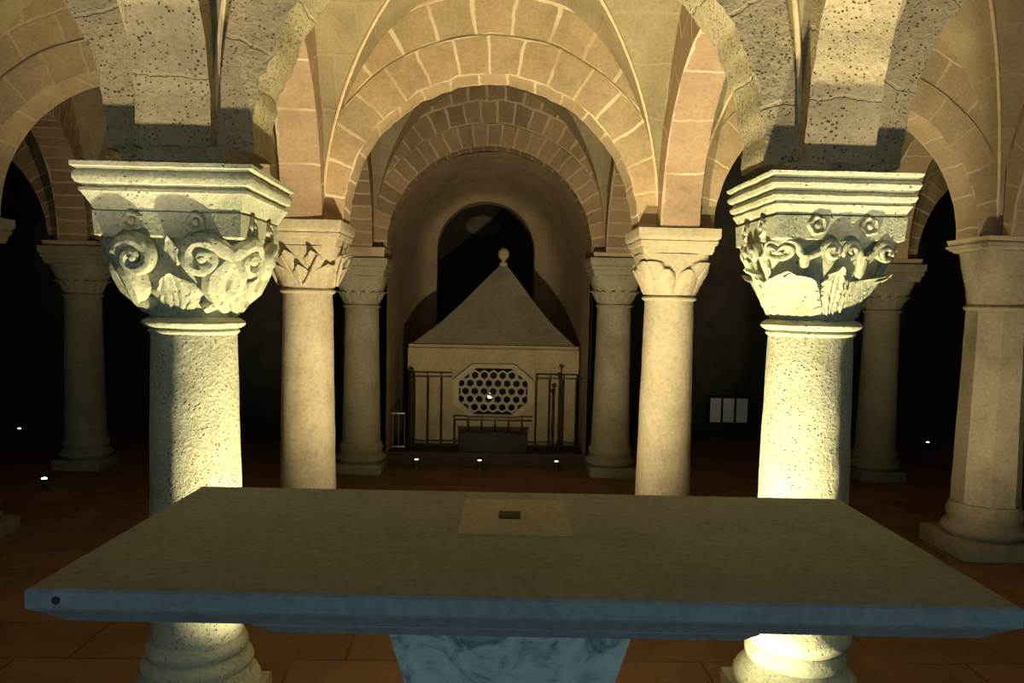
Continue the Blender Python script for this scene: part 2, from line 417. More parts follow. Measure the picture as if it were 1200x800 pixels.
def plain_column(P, label, style, mat, r=.17, zcap=None, half=.262, group='columns of the crypt', spr=True, sides=56, caph=.27, base_h=.30, abh=.16, plinth=.25, ztop=None, sprmat='midmas', setting=False):
    root = thing('column', label, 'column', (P.x, P.y, 0), group)
    zt = ZS if ztop is None else ztop
    zb = zt-abh; zc0 = zb-caph
    base_parts(root, r+.02, plinth, base_h, mat, [(r+.035, base_h*.34, base_h*.62, .035), (r+.025, base_h*.66, base_h*.95, .015)], 5)
    obj('shaft', shaft_bm(r+.015, r-.01, base_h-.01, zc0-.02, sides=sides, seed=4), mat, root, smooth=.3 if sides < 20 else .6)
    bm = bmesh.new(); lathe(bm, [(r-.02, zc0-.03)] + torus_prof(r-.004, zc0-.028, zc0+.004, .014, 6) + [(r-.02, zc0+.006)])
    obj('neck_ring', bm, mat, root)
    B = Bell(r-.012, half-.035, zc0, zb, e1=4.5, belly=.5)
    cap = obj('capital', B.mesh(3, .003), mat, root)
    hz = zb-zc0
    for f in range(4):
        if style == 'interlace':
            obj('leaf', leaf_bm(B, f, 0, zc0+.01, zc0+hz*.58, .13, .034, ribs=1, lobes=1, tip=1.1, seed=f, serr=0), mat, cap)
            for s in (-1, 1):
                obj('leaf', leaf_bm(B, f, s*.125, zc0+.01, zc0+hz*.62, .11, .026, ribs=1, lobes=1, tip=1.0, lean=s*.03, seed=f+2, serr=0), mat, cap)
                obj('leaf', leaf_bm(B, f, s*.070, zc0+hz*.42, zc0+hz*.90, .13, .034, ribs=1, lobes=1, tip=1.0, lean=s*.012, seed=f+6, serr=0), mat, cap)
                bm = bmesh.new()
                tube(bm, [B.point(f, s*(.012+.10*t**.8), zc0+hz*(.10+.66*t), .024+.014*t) for t in [i/14 for i in range(15)]], [.012-.004*abs(i-7)/7 for i in range(15)], 8)
                obj('stalk', bm, mat, cap)
        elif style == 'scallop':
            for u in (-.072, .072):
                obj('leaf', leaf_bm(B, f, u, zc0+.01, zc0+hz*.66, .150, .034, ribs=0, lobes=1, tip=.3, seed=f, serr=0, rnd=True), mat, cap)
            for s in (-1, 1):
                obj('leaf', leaf_bm(B, f, s*.190, zc0+.03, zc0+hz*.84, .085, .030, ribs=0, lobes=1, tip=.8, lean=s*.01, seed=f, serr=0, rnd=True), mat, cap)
        elif style == 'zigzag':
            for u in (-.13, -.045, .045, .13):
                obj('leaf', leaf_bm(B, f, u, zc0+.01, zc0+hz*.5, .085, .022, ribs=1, lobes=1, tip=1.2, seed=f, serr=0, nv=12, nw=10), mat, cap)
    q = half
    prof = [(q-.045, zb), (q-.035, zb+abh*.12), (q-.030, zb+abh*.30), (q-.020, zb+abh*.34), (q-.012, zb+abh*.50), (q-.018, zb+abh*.54), (q-.004, zb+abh*.62), (q, zb+abh*.68), (q, zt)]
    obj('abacus', abacus_bm(prof, 7, .003), mat, root)
    if spr: springer(zt, A, ZS+TOP, M[sprmat], root)
    if zt < ZS-.01:
        bm = bmesh.new(); loft(bm, [square_ring(.232, zt-.001, 10), square_ring(.243, ZS, 10)]); rough(bm, .003, 12)
        obj('springer_foot', bm, M[sprmat], root)
    if setting:
        root.name = 'trim_2'; root['kind'] = 'structure'
        for k_ in ('label', 'category', 'group'): del root[k_]
    return root

# ---- column grid ---------------------------------------------------------
D1, D2, D3 = 3.0, 5.4, 7.8
def P(px, Y): p = at(px, 380, Y); return Vector((p.x, Y))
G = {}
G['N1'] = P(228, D1); G['N2'] = P(950, D1)
G['M1'] = P(361, D2); G['M2'] = P(783, D2)
G['F1'] = P(424, D3); G['F2'] = P(719, D3)
G['M0'] = P(-54, D2); G['M3'] = P(1168, D2)
G['F0'] = P(98, D3); G['F3'] = P(1033, D3)
G['N0'] = Vector((G['N1'].x-2.55, D1)); G['N3'] = Vector((G['N2'].x+2.4, D1))
for k, x in (('0', 'N0'), ('1', 'N1'), ('2', 'N2'), ('3', 'N3')): G['Z'+k] = Vector((G[x].x, D1-2.4))
G['E0'] = Vector((G['F0'].x-.1, 10.2)); G['E1'] = Vector((G['F1'].x-.05, 10.2)); G['E2'] = Vector((G['F2'].x+.05, 10.2)); G['E3'] = Vector((G['F3'].x, 10.2))
for r in 'NMFE':
    G[r+'9'] = Vector((G[r+'0'].x-2.5, G[r+'0'].y)); G[r+'4'] = Vector((G[r+'3'].x+2.5, G[r+'3'].y))

near_column(G['N1'], 'left'); near_column(G['N2'], 'right')
plain_column(G['M1'], 'warm stone column left of the nave with interlaced leaf stalks on its capital, behind the ram-horn column', 'interlace', M['mid'])
plain_column(G['M2'], 'warm stone column right of the shrine with rounded scallop leaves on its capital', 'scallop', M['mid'], ztop=ZS)
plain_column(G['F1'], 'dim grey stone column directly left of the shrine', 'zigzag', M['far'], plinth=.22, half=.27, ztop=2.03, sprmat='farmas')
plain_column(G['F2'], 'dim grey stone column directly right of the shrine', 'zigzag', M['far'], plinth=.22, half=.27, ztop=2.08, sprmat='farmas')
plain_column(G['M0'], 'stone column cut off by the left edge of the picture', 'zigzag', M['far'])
plain_column(G['M3'], 'thick eight-sided tan pillar at the right edge of the picture with a plain capital', 'none', M['mid'], r=.20, sides=8, caph=.36, plinth=.29, base_h=.34, ztop=2.09, half=.245, abh=.05, sprmat='aislemas')
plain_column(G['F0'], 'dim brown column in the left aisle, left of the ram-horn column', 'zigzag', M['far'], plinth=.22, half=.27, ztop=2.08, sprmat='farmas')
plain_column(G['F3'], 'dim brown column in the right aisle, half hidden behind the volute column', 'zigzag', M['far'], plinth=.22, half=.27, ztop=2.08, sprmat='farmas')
plain_column(G['N0']+Vector((0, 0)), 'stone column outside the left edge beside the altar', 'zigzag', M['mid'], setting=True)
plain_column(G['N3'], 'stone column outside the right edge beside the altar', 'zigzag', M['mid'], setting=True)

# ------------------------------------------------------------------ arches
def arch(Pa, Pb, label, mat, a=A, foot=.245, t=.205, rise=None, jag=.003, seed=0, proud=.010, top=TOP, nm='stone_arch', zs=ZS, gap=0):
    L = (Pb-Pa).length; d = (Pb-Pa)/L; nr = Vector((-d.y, d.x)); mid = (Pa+Pb)/2
    h = L/2-foot; W = L/2-A-.001-gap; rise = rise or min(h, .99)
    bm = bmesh.new(); uvl = bm.loops.layers.uv.new('UVMap')
    K = 90; rows = []
    for k in range(K+1):
        th = PI*k/K; c, s = math.cos(th), math.sin(th)
        p0 = Vector((h*c, rise*s)); l0 = p0.length; dirn = p0/l0
        lim = min(W/abs(dirn.x) if abs(dirn.x) > 1e-6 else 1e9, top/dirn.y if dirn.y > 1e-6 else 1e9)
        j = (noise.noise(Vector((c*9+seed, s*9, seed*2.3))) + .7*noise.noise(Vector((c*26+seed, s*26, 4.1))))*jag
        q0 = p0 + dirn*j
        q1 = dirn*min(l0+t+noise.noise(Vector((c*5+seed, s*5, 7)))*.012, lim-.0005)
        q2 = dirn*lim
        rows.append((q0, q1, q2, th, l0))
    def V(q, o): return bm.verts.new((mid.x + d.x*q.x + nr.x*o, mid.y + d.y*q.x + nr.y*o, zs+max(0, q.y)+.001))
    R = []
    for (q0, q1, q2, th, l0) in rows:
        R.append(dict(f0=V(q0, -a-proud), b0=V(q0, a+proud), f1=V(q1, -a-proud), b1=V(q1, a+proud), g1=V(q1, -a), h1=V(q1, a), f2=V(q2, -a), b2=V(q2, a)))
    def face(vs, uvs):
        f = bm.faces.new(vs)
        for l, uv in zip(f.loops, uvs): l[uvl].uv = uv
    off = seed*.37
    for k in range(K):
        A_, B_ = R[k], R[k+1]; u0 = rows[k][3]*(h+t*.5)+off; u1 = rows[k+1][3]*(h+t*.5)+off
        ra = (rows[k][1]-rows[k][0]).length; rb = (rows[k+1][1]-rows[k+1][0]).length
        v2a = t + (rows[k][2]-rows[k][1]).length; v2b = t + (rows[k+1][2]-rows[k+1][1]).length
        face((A_['f0'], B_['f0'], B_['b0'], A_['b0']), ((u0, -.2*.95), (u1, -.2*.95), (u1, .0), (u0, .0)))
        face((A_['f0'], A_['f1'], B_['f1'], B_['f0']), ((u0, .005), (u0, t), (u1, t), (u1, .005)))
        face((A_['b0'], A_['b1'], B_['b1'], B_['b0']), ((u0, .005), (u0, t), (u1, t), (u1, .005)))
        face((A_['f1'], A_['g1'], B_['g1'], B_['f1']), ((u0, t), (u0, t), (u1, t), (u1, t)))
        face((A_['b1'], A_['h1'], B_['h1'], B_['b1']), ((u0, t), (u0, t), (u1, t), (u1, t)))
        face((A_['g1'], A_['f2'], B_['f2'], B_['g1']), ((u0, t), (u0, v2a), (u1, v2b), (u1, t)))
        face((A_['h1'], A_['b2'], B_['b2'], B_['h1']), ((u0, t), (u0, v2a), (u1, v2b), (u1, t)))
        face((A_['f2'], A_['b2'], B_['b2'], B_['f2']), ((u0, .3),)*4)
    for Z in (R[0], R[-1]):
        try: face((Z['f0'], Z['f1'], Z['g1'], Z['f2'], Z['b2'], Z['h1'], Z['b1'], Z['b0']), ((off, .1),)*8)
        except Exception: pass
    o = obj(nm, bm, mat)
    if seed in (18, 20): o.name = 'trim_3'; struct(o)
    else: tag(o, label, 'arch', 'arches of the crypt')
    return o

arch(G['N1'], G['N2'], 'wide pitted stone arch springing between the two carved capitals, its crown above the picture', M['nearmas'], jag=.018, seed=1)
arch(G['M1'], G['M2'], 'bright golden stone arch with pale mortar joints, nearest full arch over the nave', M['midmas'], seed=2, jag=.010, t=.24, foot=.25)
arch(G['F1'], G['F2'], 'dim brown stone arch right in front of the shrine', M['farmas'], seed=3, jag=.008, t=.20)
arch(G['M0'], G['M1'], 'tan stone arch of the left aisle, behind the ram-horn column', M['aislemas'], seed=4)
arch(G['M2'], G['M3'], 'tan stone arch of the right aisle resting on the eight-sided pillar', M['aislemas'], seed=5)
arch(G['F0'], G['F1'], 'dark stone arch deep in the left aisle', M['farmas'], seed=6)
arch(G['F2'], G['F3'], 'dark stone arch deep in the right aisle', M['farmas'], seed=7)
arch(G['N0'], G['N1'], 'pitted stone arch springing left from the ram-horn capital', M['nearmas'], jag=.012, seed=8)
arch(G['N2'], G['N3'], 'pitted stone arch springing right from the volute capital', M['nearmas'], jag=.012, seed=9)
for (a_, b_, lb, mt, sd) in (
    ('Z1', 'N1', 'pitted stone arch running from the ram-horn capital towards the viewer', 'nearmas', 10),
    ('Z2', 'N2', 'pitted stone arch running from the volute capital towards the viewer', 'nearmas', 11),
    ('N1', 'M1', 'stone arch from the ram-horn column back to the interlaced-leaf column', 'longmas', 12),
    ('N2', 'M2', 'stone arch from the volute column back to the scallop-leaf column', 'longmas', 13),
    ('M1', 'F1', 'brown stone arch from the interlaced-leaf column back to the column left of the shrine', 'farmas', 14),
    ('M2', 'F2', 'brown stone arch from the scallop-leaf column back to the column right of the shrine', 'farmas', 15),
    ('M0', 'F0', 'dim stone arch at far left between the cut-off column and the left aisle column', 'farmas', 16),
    ('M3', 'F3', 'dim stone arch from the eight-sided pillar back into the right aisle', 'aislemas', 17),
    ('N0', 'M0', 'tan stone arch over the outer side of the left aisle', 'aislemas', 18),
    ('N3', 'M3', 'tan stone arch over the outer side of the right aisle', 'aislemas', 19)):
    arch(G[a_], G[b_], lb, M[mt], seed=sd, jag=.014 if mt == 'nearmas' else .004, foot=.175 if sd < 12 else .245, gap=.05 if sd > 15 else .012 if sd > 11 else .002)
arch(G['M9'], G['M0'], 'dark stone arch beyond the left aisle', M['farmas'], seed=20)
arch(G['F9'], G['F0'], 'dark stone arch at the far left edge, deepest in the left side', M['farmas'], seed=21)
arch(G['F3'], G['F4'], 'dark stone arch at the far right, deepest in the right side', M['farmas'], seed=22)

# ------------------------------------------------------------------ vault webs
def web(pa, pb, pc, pd, mat, H=1.52, n=40, ridge=True, name='ceiling'):
    """groin vault over the quad a(near left) b(near right) c(far right) d(far left)"""
    cen = (pa+pb+pc+pd)/4
    def ins(p):
        return Vector((p.x + math.copysign(A, cen.x-p.x), p.y + math.copysign(A, cen.y-p.y)))
    a, b, c, d = ins(pa), ins(pb), ins(pc), ins(pd)
    bm = bmesh.new(); uvl = bm.loops.layers.uv.new('UVMap'); vd = {}
    T = [-math.cos(PI*i/n) for i in range(n+1)]
    def zf(u, v):
        m = min(abs(u), abs(v)); return H*math.sqrt(max(0, 1-m*m))
    def xy(u, v):
        s, t = (u+1)/2, (v+1)/2
        return (a*(1-s)+b*s)*(1-t) + (d*(1-s)+c*s)*t
    def vert(q, i, j):
        k = (q, i, j)
        if k not in vd:
            p = xy(T[i], T[j]); z = zf(T[i], T[j])
            w = noise.noise(Vector((p.x*4, p.y*4, z*4)))*.008*min(1, 8*(1-max(abs(T[i]), abs(T[j]))))
            vd[k] = bm.verts.new((p.x, p.y, ZS+z+w+.001))
        return vd[k]
    for i in range(n):
        for j in range(n):
            if (i == j): tr = [((i, j), (i+1, j), (i+1, j+1)), ((i, j), (i+1, j+1), (i, j+1))]
            elif (i == n-1-j): tr = [((i, j), (i+1, j), (i, j+1)), ((i+1, j), (i+1, j+1), (i, j+1))]
            else: tr = [((i, j), (i+1, j), (i+1, j+1), (i, j+1))]
            for f in tr:
                cu = sum(T[x[0]] for x in f)/len(f); cv = sum(T[x[1]] for x in f)/len(f)
                q = 0 if abs(cu) > abs(cv) else 1
                q = q*2 + (1 if (cu if q == 0 else cv) > 0 else 0)
                fc = bm.faces.new([vert(q, *x) for x in f])
                for l, x in zip(fc.loops, f):
                    u, v = T[x[0]], T[x[1]]
                    if q < 2: l[uvl].uv = (u*1.1, math.acos(max(-1, min(1, v)))*1.3)
                    else: l[uvl].uv = (v*1.1, math.acos(max(-1, min(1, u)))*1.3)
    me_o = obj(name, bm, mat, smooth=.5); struct(me_o)
    if ridge:
        bm = bmesh.new()
        for (su, sv) in ((1, 1), (1, -1)):
            pts = []
            for i in range(1, n):
                p = xy(T[i]*su, T[i]*sv); pts.append((p.x, p.y, ZS+zf(T[i], T[i])-.005+.004*noise.noise(Vector((i*.7, su, sv)))))
            tube(bm, pts, [.0095+.005*noise.noise(Vector((i*.5, sv, 3))) for i in range(len(pts))], 6)
        r = obj('trim_1', bm, M['mortar']); struct(r)
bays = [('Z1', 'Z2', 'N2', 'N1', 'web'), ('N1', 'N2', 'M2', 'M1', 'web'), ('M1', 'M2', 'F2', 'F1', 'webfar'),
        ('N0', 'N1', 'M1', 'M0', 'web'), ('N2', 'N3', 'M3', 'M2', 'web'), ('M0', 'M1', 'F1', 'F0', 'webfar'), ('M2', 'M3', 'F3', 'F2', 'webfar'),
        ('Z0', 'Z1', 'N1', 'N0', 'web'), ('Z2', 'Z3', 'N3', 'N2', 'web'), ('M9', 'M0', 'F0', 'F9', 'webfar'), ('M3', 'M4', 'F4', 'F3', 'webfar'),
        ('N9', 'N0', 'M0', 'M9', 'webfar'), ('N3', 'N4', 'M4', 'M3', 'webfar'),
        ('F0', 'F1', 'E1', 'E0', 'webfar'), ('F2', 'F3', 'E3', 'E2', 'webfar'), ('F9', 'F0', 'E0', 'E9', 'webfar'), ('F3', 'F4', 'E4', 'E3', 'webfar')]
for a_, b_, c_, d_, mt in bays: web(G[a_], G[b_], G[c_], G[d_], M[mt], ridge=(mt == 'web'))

# ------------------------------------------------------------------ room shell
def quad(name, pts, mat, uvs=None):
    bm = bmesh.new(); uvl = bm.loops.layers.uv.new('UVMap')
    f = bm.faces.new([bm.verts.new(p) for p in pts])
    for l, uv in zip(f.loops, uvs or [(p[0], p[1]) for p in pts]): l[uvl].uv = uv
    o = obj(name, bm, mat); struct(o); return o
bm = bmesh.new(); uvl = bm.loops.layers.uv.new('UVMap')
box(bm, -7.0, 6.9, -2.5, 12.0, -.1, 0)
for f in bm.faces:
    for l in f.loops: l[uvl].uv = (l.vert.co.x, l.vert.co.y)
struct(obj('floor', bm, M['floor']))
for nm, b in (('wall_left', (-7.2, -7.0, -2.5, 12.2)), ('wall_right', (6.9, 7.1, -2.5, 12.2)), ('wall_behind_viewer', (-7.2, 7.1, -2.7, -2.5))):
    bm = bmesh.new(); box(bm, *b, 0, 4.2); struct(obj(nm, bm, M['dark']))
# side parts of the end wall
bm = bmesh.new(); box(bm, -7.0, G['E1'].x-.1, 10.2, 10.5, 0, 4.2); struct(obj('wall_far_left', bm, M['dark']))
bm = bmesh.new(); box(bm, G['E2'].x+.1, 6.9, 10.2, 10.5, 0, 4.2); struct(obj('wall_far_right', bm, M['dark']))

# apse: straight plastered sides, barrel vault, end wall with an arched recess
xc = (G['F1'].x+G['F2'].x)/2; hw = .94; ya, yb = D3+A+.02, 10.15
c0 = at(568, 236, yb); cl = at(512, 320, yb); cr = at(626, 320, yb)
hx = (cl.x+cr.x)/2; hr = (cr.x-cl.x)/2; hz = c0.z-hr
K = 40; hw = .985
prof = [(xc+hw, 0)] + [(xc+hw*math.cos(PI*k/K), ZS+.96*math.sin(PI*k/K)) for k in range(K+1)] + [(xc-hw, 0)]
holp = [(hx+hr, 0)] + [(hx+hr*math.cos(PI*k/K), hz+hr*math.sin(PI*k/K)) for k in range(K+1)] + [(hx-hr, 0)]
bm = bmesh.new(); rows = []; NY = 30
for j in range(NY+2):
    ph = PI/2*min(j, NY)/NY; n_ = 3.2
    y = ya+(yb-ya)*math.sin(ph)**(2/n_); w_ = 1-max(0, math.cos(ph))**(2/n_)
    if j > NY: y = yb+.30; w_ = 1
    rows.append([bm.verts.new(Vector((p[0]*(1-w_)+q[0]*w_, y, p[1]*(1-w_)+q[1]*w_)) + noise.noise_vector(Vector((p[0]*3, y*3, p[1]*3)))*.008) for p, q in zip(prof, holp)])
for a_, b_ in zip(rows, rows[1:]):
    for i in range(len(prof)-1): bm.faces.new((a_[i], a_[i+1], b_[i+1], b_[i]))
struct(obj('wall_apse', bm, M['plaster'], smooth=.9))
def holed_wall(name, outer, hole, y0, y1, mat, parent=None):
    bm = bmesh.new(); allp = outer+hole
    tris = tessellate_polygon([[Vector((p.x, p.z, 0)) for p in outer], [Vector((p.x, p.z, 0)) for p in hole]])
    F_ = [bm.verts.new((p.x, y0, p.z)) for p in allp]; B_ = [bm.verts.new((p.x, y1, p.z)) for p in allp]
    for t in tris:
        bm.faces.new([F_[i] for i in t]); bm.faces.new([B_[i] for i in reversed(t)])
    no = len(outer)
    for s, e in ((0, no), (no, len(allp))):
        n = e-s
        for i in range(n):
            i0, i1 = s+i, s+(i+1) % n
            bm.faces.new((F_[i0], F_[i1], B_[i1], B_[i0]))
    return obj(name, bm, mat, parent, smooth=.5)
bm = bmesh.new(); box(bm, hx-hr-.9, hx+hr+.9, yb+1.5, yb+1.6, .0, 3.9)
struct(obj('wall_recess', bm, stone('shaded_recess_stone', [(.02, .018, .013), (.03, .026, .018), (.04, .034, .024)])))  # stone colour darkened to carry the shade of the recess
# pale smudge in the recess: a small painted plaque of stone
pq = at(566, 264, yb+1.45)
bm = bmesh.new(); lathe(bm, [(.05, 0), (.17, .01), (.20, .03), (.17, .05), (.03, .055)], 30)
bmesh.ops.transform(bm, matrix=Matrix.Translation((pq.x, yb+1.503, pq.z)) @ Matrix.Rotation(PI/2, 4, 'X') @ Matrix.Diagonal((1.2, .75, 1, 1)), verts=bm.verts)
tag(obj('carved_boss', bm, stone('boss_stone', [(.10, .09, .06), (.13, .115, .08), (.16, .14, .10)])), 'faint oval stone boss inside the dark arched recess above the shrine', 'carving')

# ------------------------------------------------------------------ altar
TZ = 1.62-.535
def tp(px, py):   # point on the table plane
    d = rt*(px-600) + up*(-(py-400)+SH) + fw*F
    return CAM + d*((TZ-CAM.z)/d.z)
c = [tp(35, 690), tp(1206, 713), tp(970, 584), tp(232, 569)]
yf = (c[0].y+c[1].y)/2; ybk = (c[2].y+c[3].y)/2; xl = (c[0].x+c[3].x)/2; xr = (c[1].x+c[2].x)/2
print('altar', [tuple(round(v, 3) for v in q) for q in c], yf, ybk, xl, xr)
ax, ay = (xl+xr)/2, (yf+ybk)/2
AR = -.0305
altar = thing('altar', 'large grey stone altar table in the foreground on a green marble pedestal', 'altar', (ax+.006, ay, 0), rotz=AR)
hxw, hyw = (xr-xl)/2+.006, (ybk-yf)/2
TH = .040
bm = bmesh.new()
def rect(hx_, hy_, z): return [Vector((-hx_, -hy_, z)), Vector((hx_, -hy_, z)), Vector((hx_, hy_, z)), Vector((-hx_, hy_, z))]
loft(bm, [rect(hxw-.05, hyw-.05, TZ-TH-.038), rect(hxw-.018, hyw-.018, TZ-TH-.010), rect(hxw-.003, hyw-.003, TZ-TH), rect(hxw, hyw, TZ-TH+.004), rect(hxw, hyw, TZ-.005), rect(hxw-.005, hyw-.005, TZ)])
obj('tabletop', bm, M['slab'], altar)
i0 = tp(540, 586); i1 = tp(660, 628)
bm = bmesh.new(); ix = tp(601, 606)
def loc(p): q = Matrix.Rotation(-AR, 4, 'Z') @ Vector((p.x-ax, p.y-ay, 0)); return q
box(bm, loc(tp(538, 606)).x, loc(tp(664, 608)).x, loc(tp(600, 628)).y, loc(tp(600, 586)).y, TZ-.002, TZ+.0025, .001)
ins_ = obj('relic_stone', bm, M['inset'], altar); ins_['label'] = 'cream square stone set in the middle of the tabletop'
bm = bmesh.new(); box(bm, loc(tp(582, 605)).x, loc(tp(607, 605)).x, loc(tp(594, 609)).y, loc(tp(594, 601)).y, TZ+.0005, TZ+.006, .001)
obj('seal_slot', bm, M['slot'], ins_)
bm = bmesh.new(); q = at(61, 701, yf)
bmesh.ops.create_cone(bm, cap_ends=True, segments=20, radius1=.007, radius2=.007, depth=.006)
bmesh.ops.transform(bm, matrix=Matrix.Translation((q.x-ax, -hyw-.001, TZ-.02)) @ Matrix.Rotation(PI/2, 4, 'X'), verts=bm.verts)
obj('edge_plug', bm, M['slot'], altar)
# pedestal
pyf = yf+.13; e0 = at(457, 748, pyf); e1 = at(740, 752, pyf); b0 = at(471, 800, pyf); b1 = at(727, 800, pyf)
zt_ = TZ-TH-.038-.038
bm = bmesh.new(); q0 = at(300, 745, yf+.1); q1 = at(885, 745, yf+.1)
loft(bm, [[Vector((x, y, z)) for x, y in ((q0.x-ax+k, -hyw+.075+k), (q1.x-ax-k, -hyw+.075+k), (q1.x-ax-k, hyw-.12-k), (q0.x-ax+k, hyw-.12-k))] for k, z in ((.03, zt_), (.004, zt_+.022), (0, zt_+.026), (0, TZ-TH-.037))])
obj('support_slab', bm, M['slab'], altar)
def sl(z, pa, pb): return pa.x + (pb.x-pa.x)*(z-pa.z)/(pb.z-pa.z)
xa0, xa1 = sl(zt_, e0, b0), sl(zt_, e1, b1)
k0 = (b0.x-e0.x)/(e0.z-b0.z)
pc = (xa0+xa1)/2-ax; ph = (xa1-xa0)/2
bm = bmesh.new()
def pr(hx_, hy_, z): return [Vector((pc+x*1.0, -hyw+.13+.21+y, z)) for x, y in ((-hx_, -hy_), (hx_, -hy_), (hx_, hy_), (-hx_, hy_))]
loft(bm, [pr(ph+.04, .25, 0), pr(ph+.04, .25, .10), pr(ph+.01, .22, .13), pr(ph-.085, .17, .36), pr(ph-.095, .16, .55), pr(ph-.06, .18, .75), pr(ph, .21, zt_)])
bmesh.ops.bevel(bm, geom=bm.edges[:], offset=.004, segments=2, affect='EDGES')
obj('pedestal', bm, M['marble'], altar)

# ------------------------------------------------------------------ shrine
YS = 8.50
PH = .14
ps0, ps1 = at(447, 545, YS-.42), at(690, 545, YS-.42)
bm = bmesh.new(); box(bm, ps0.x, ps1.x, YS-.42, YS-.06, 0, PH, .01); box(bm, xc-.93, xc+.93, YS-.061, YS+1.2, 0, PH, .01)
tag(obj('stone_step', bm, plain('dark_step_stone', (.06, .045, .03), .8)), 'dark low step under the shrine and its railing', 'step')
s0, s1 = at(480, 405, YS), at(677, 408, YS)
sx, sh = (s0.x+s1.x)/2, (s1.x-s0.x)/2
ez = (s0.z+s1.z)/2
shr = thing('shrine', 'small stone shrine house with pyramid roof and latticed octagonal window', 'shrine', (sx, YS, PH))
ow0, ow1 = at(535, 458, YS), at(621, 458, YS); oz0, oz1 = at(578, 488, YS).z, at(578, 429, YS).z
ocx, ocz, orx, orz = (ow0.x+ow1.x)/2-sx, (oz0+oz1)/2-PH, (ow1.x-ow0.x)/2, (oz1-oz0)/2
def octo(s):
    k = .42
    return [Vector((ocx+x*orx*s, 0, ocz+z*orz*s)) for x, z in ((1, -k), (1, k), (.52, 1), (-.52, 1), (-1, k), (-1, -k), (-.52, -1), (.52, -1))]
bh = ez-PH
outer = [Vector((-sh, 0, 0)), Vector((sh, 0, 0)), Vector((sh, 0, bh-.02)), Vector((-sh, 0, bh-.02))]
o_ = holed_wall('front_wall', outer, octo(.96), 0, .12, M['shrine'], shr)
dp = 1.15
for nm, b in (('side_wall', (-sh, -sh+.12, .12, dp)), ('side_wall', (sh-.12, sh, .12, dp)), ('back_wall', (-sh+.12, sh-.12, dp-.12, dp))):
    bm = bmesh.new(); box(bm, *b, 0, bh-.02); obj(nm, bm, M['shrine'], shr)
# near-black sheet added to stand in for the shade inside
bm = bmesh.new(); box(bm, -sh+.13, sh-.13, dp-.16, dp-.13, 0, bh-.03); obj('shade_backing', bm, M['hole'], shr)
# architrave + pilasters
az0 = at(578, 438, YS).z-PH
bm = bmesh.new(); box(bm, -sh-.012, sh+.012, -.022, -.001, az0+.0, bh-.02, .005)
# architrave broken around the window
oz_top = ocz+orz
bm.free()
hole2 = octo(1.16)
bm = bmesh.new()
box(bm, -sh-.015, ocx-orx*1.12, -.024, -.001, az0, bh-.02, .004); box(bm, ocx+orx*1.12, sh+.015, -.024, -.001, az0, bh-.02, .004)
box(bm, ocx-orx*1.12, ocx+orx*1.12, -.024, -.001, max(az0, ocz+orz*1.12), bh-.02, .002)
obj('architrave', bm, M['shrine'], shr)
for xk, w in ((-sh+.05, .05), (-sh+.27, .035), (sh-.27, .035), (sh-.05, .05), (-sh+.16, .03), (sh-.16, .03)):
    bm = bmesh.new(); box(bm, xk-w, xk+w, -.018, -.001, 0, az0, .006); obj('pilaster', bm, M['shrine'], shr)
# window frame ring
def ring_prism(bm, outer, inner, y0, y1):
    n = len(outer); A0 = [bm.verts.new((p.x, y0, p.z)) for p in outer]; A1 = [bm.verts.new((p.x, y1, p.z)) for p in outer]
    B0 = [bm.verts.new((p.x, y0, p.z)) for p in inner]; B1 = [bm.verts.new((p.x, y1, p.z)) for p in inner]
    for i in range(n):
        j = (i+1) % n
        for q in ((A0[i], A0[j], B0[j], B0[i]), (A1[i], B1[i], B1[j], A1[j]), (A0[i], A1[i], A1[j], A0[j]), (B0[i], B0[j], B1[j], B1[i])): bm.faces.new(q)
bm = bmesh.new(); ring_prism(bm, octo(1.10), octo(.93), -.055, .03); bmesh.ops.bevel(bm, geom=bm.edges[:], offset=.006, segments=2, affect='EDGES')
wf = obj('window_frame', bm, stone('pale_window_frame_stone', [(.34, .31, .20), (.40, .37, .24), (.45, .42, .28)], bmp=.2), shr)
# lattice: honeycomb of stone rings
bm = bmesh.new(); hr_ = .060; pitch_ = hr_*1.62
poly = octo(.95)
def inside(x, z):
    dx, dz = abs(x-ocx)/(orx*.93), abs(z-ocz)/(orz*.93)
    return dx < 1.0 and dz < 1.0 and dx/1.0*(.58)+dz*(.48) < .80
for r_ in range(-6, 7):
    for q_ in range(-9, 10):
        x = ocx + (q_ + (.5 if r_ % 2 else 0))*pitch_; z = ocz + r_*pitch_*.866
        if not inside(x, z): continue
        n = 6; ro, ri = hr_*.97, hr_*.66
        po = [Vector((x+ro*math.cos(PI/6+2*PI*i/n), 0, z+ro*math.sin(PI/6+2*PI*i/n))) for i in range(n)]
        pi_ = [Vector((x+ri*math.cos(PI/6+2*PI*i/n), 0, z+ri*math.sin(PI/6+2*PI*i/n))) for i in range(n)]
        ring_prism(bm, po, pi_, -.004, .030)
obj('lattice', bm, stone('pale_lattice_stone', [(.34, .32, .22), (.42, .39, .27), (.48, .45, .31)], bmp=.2), wf)
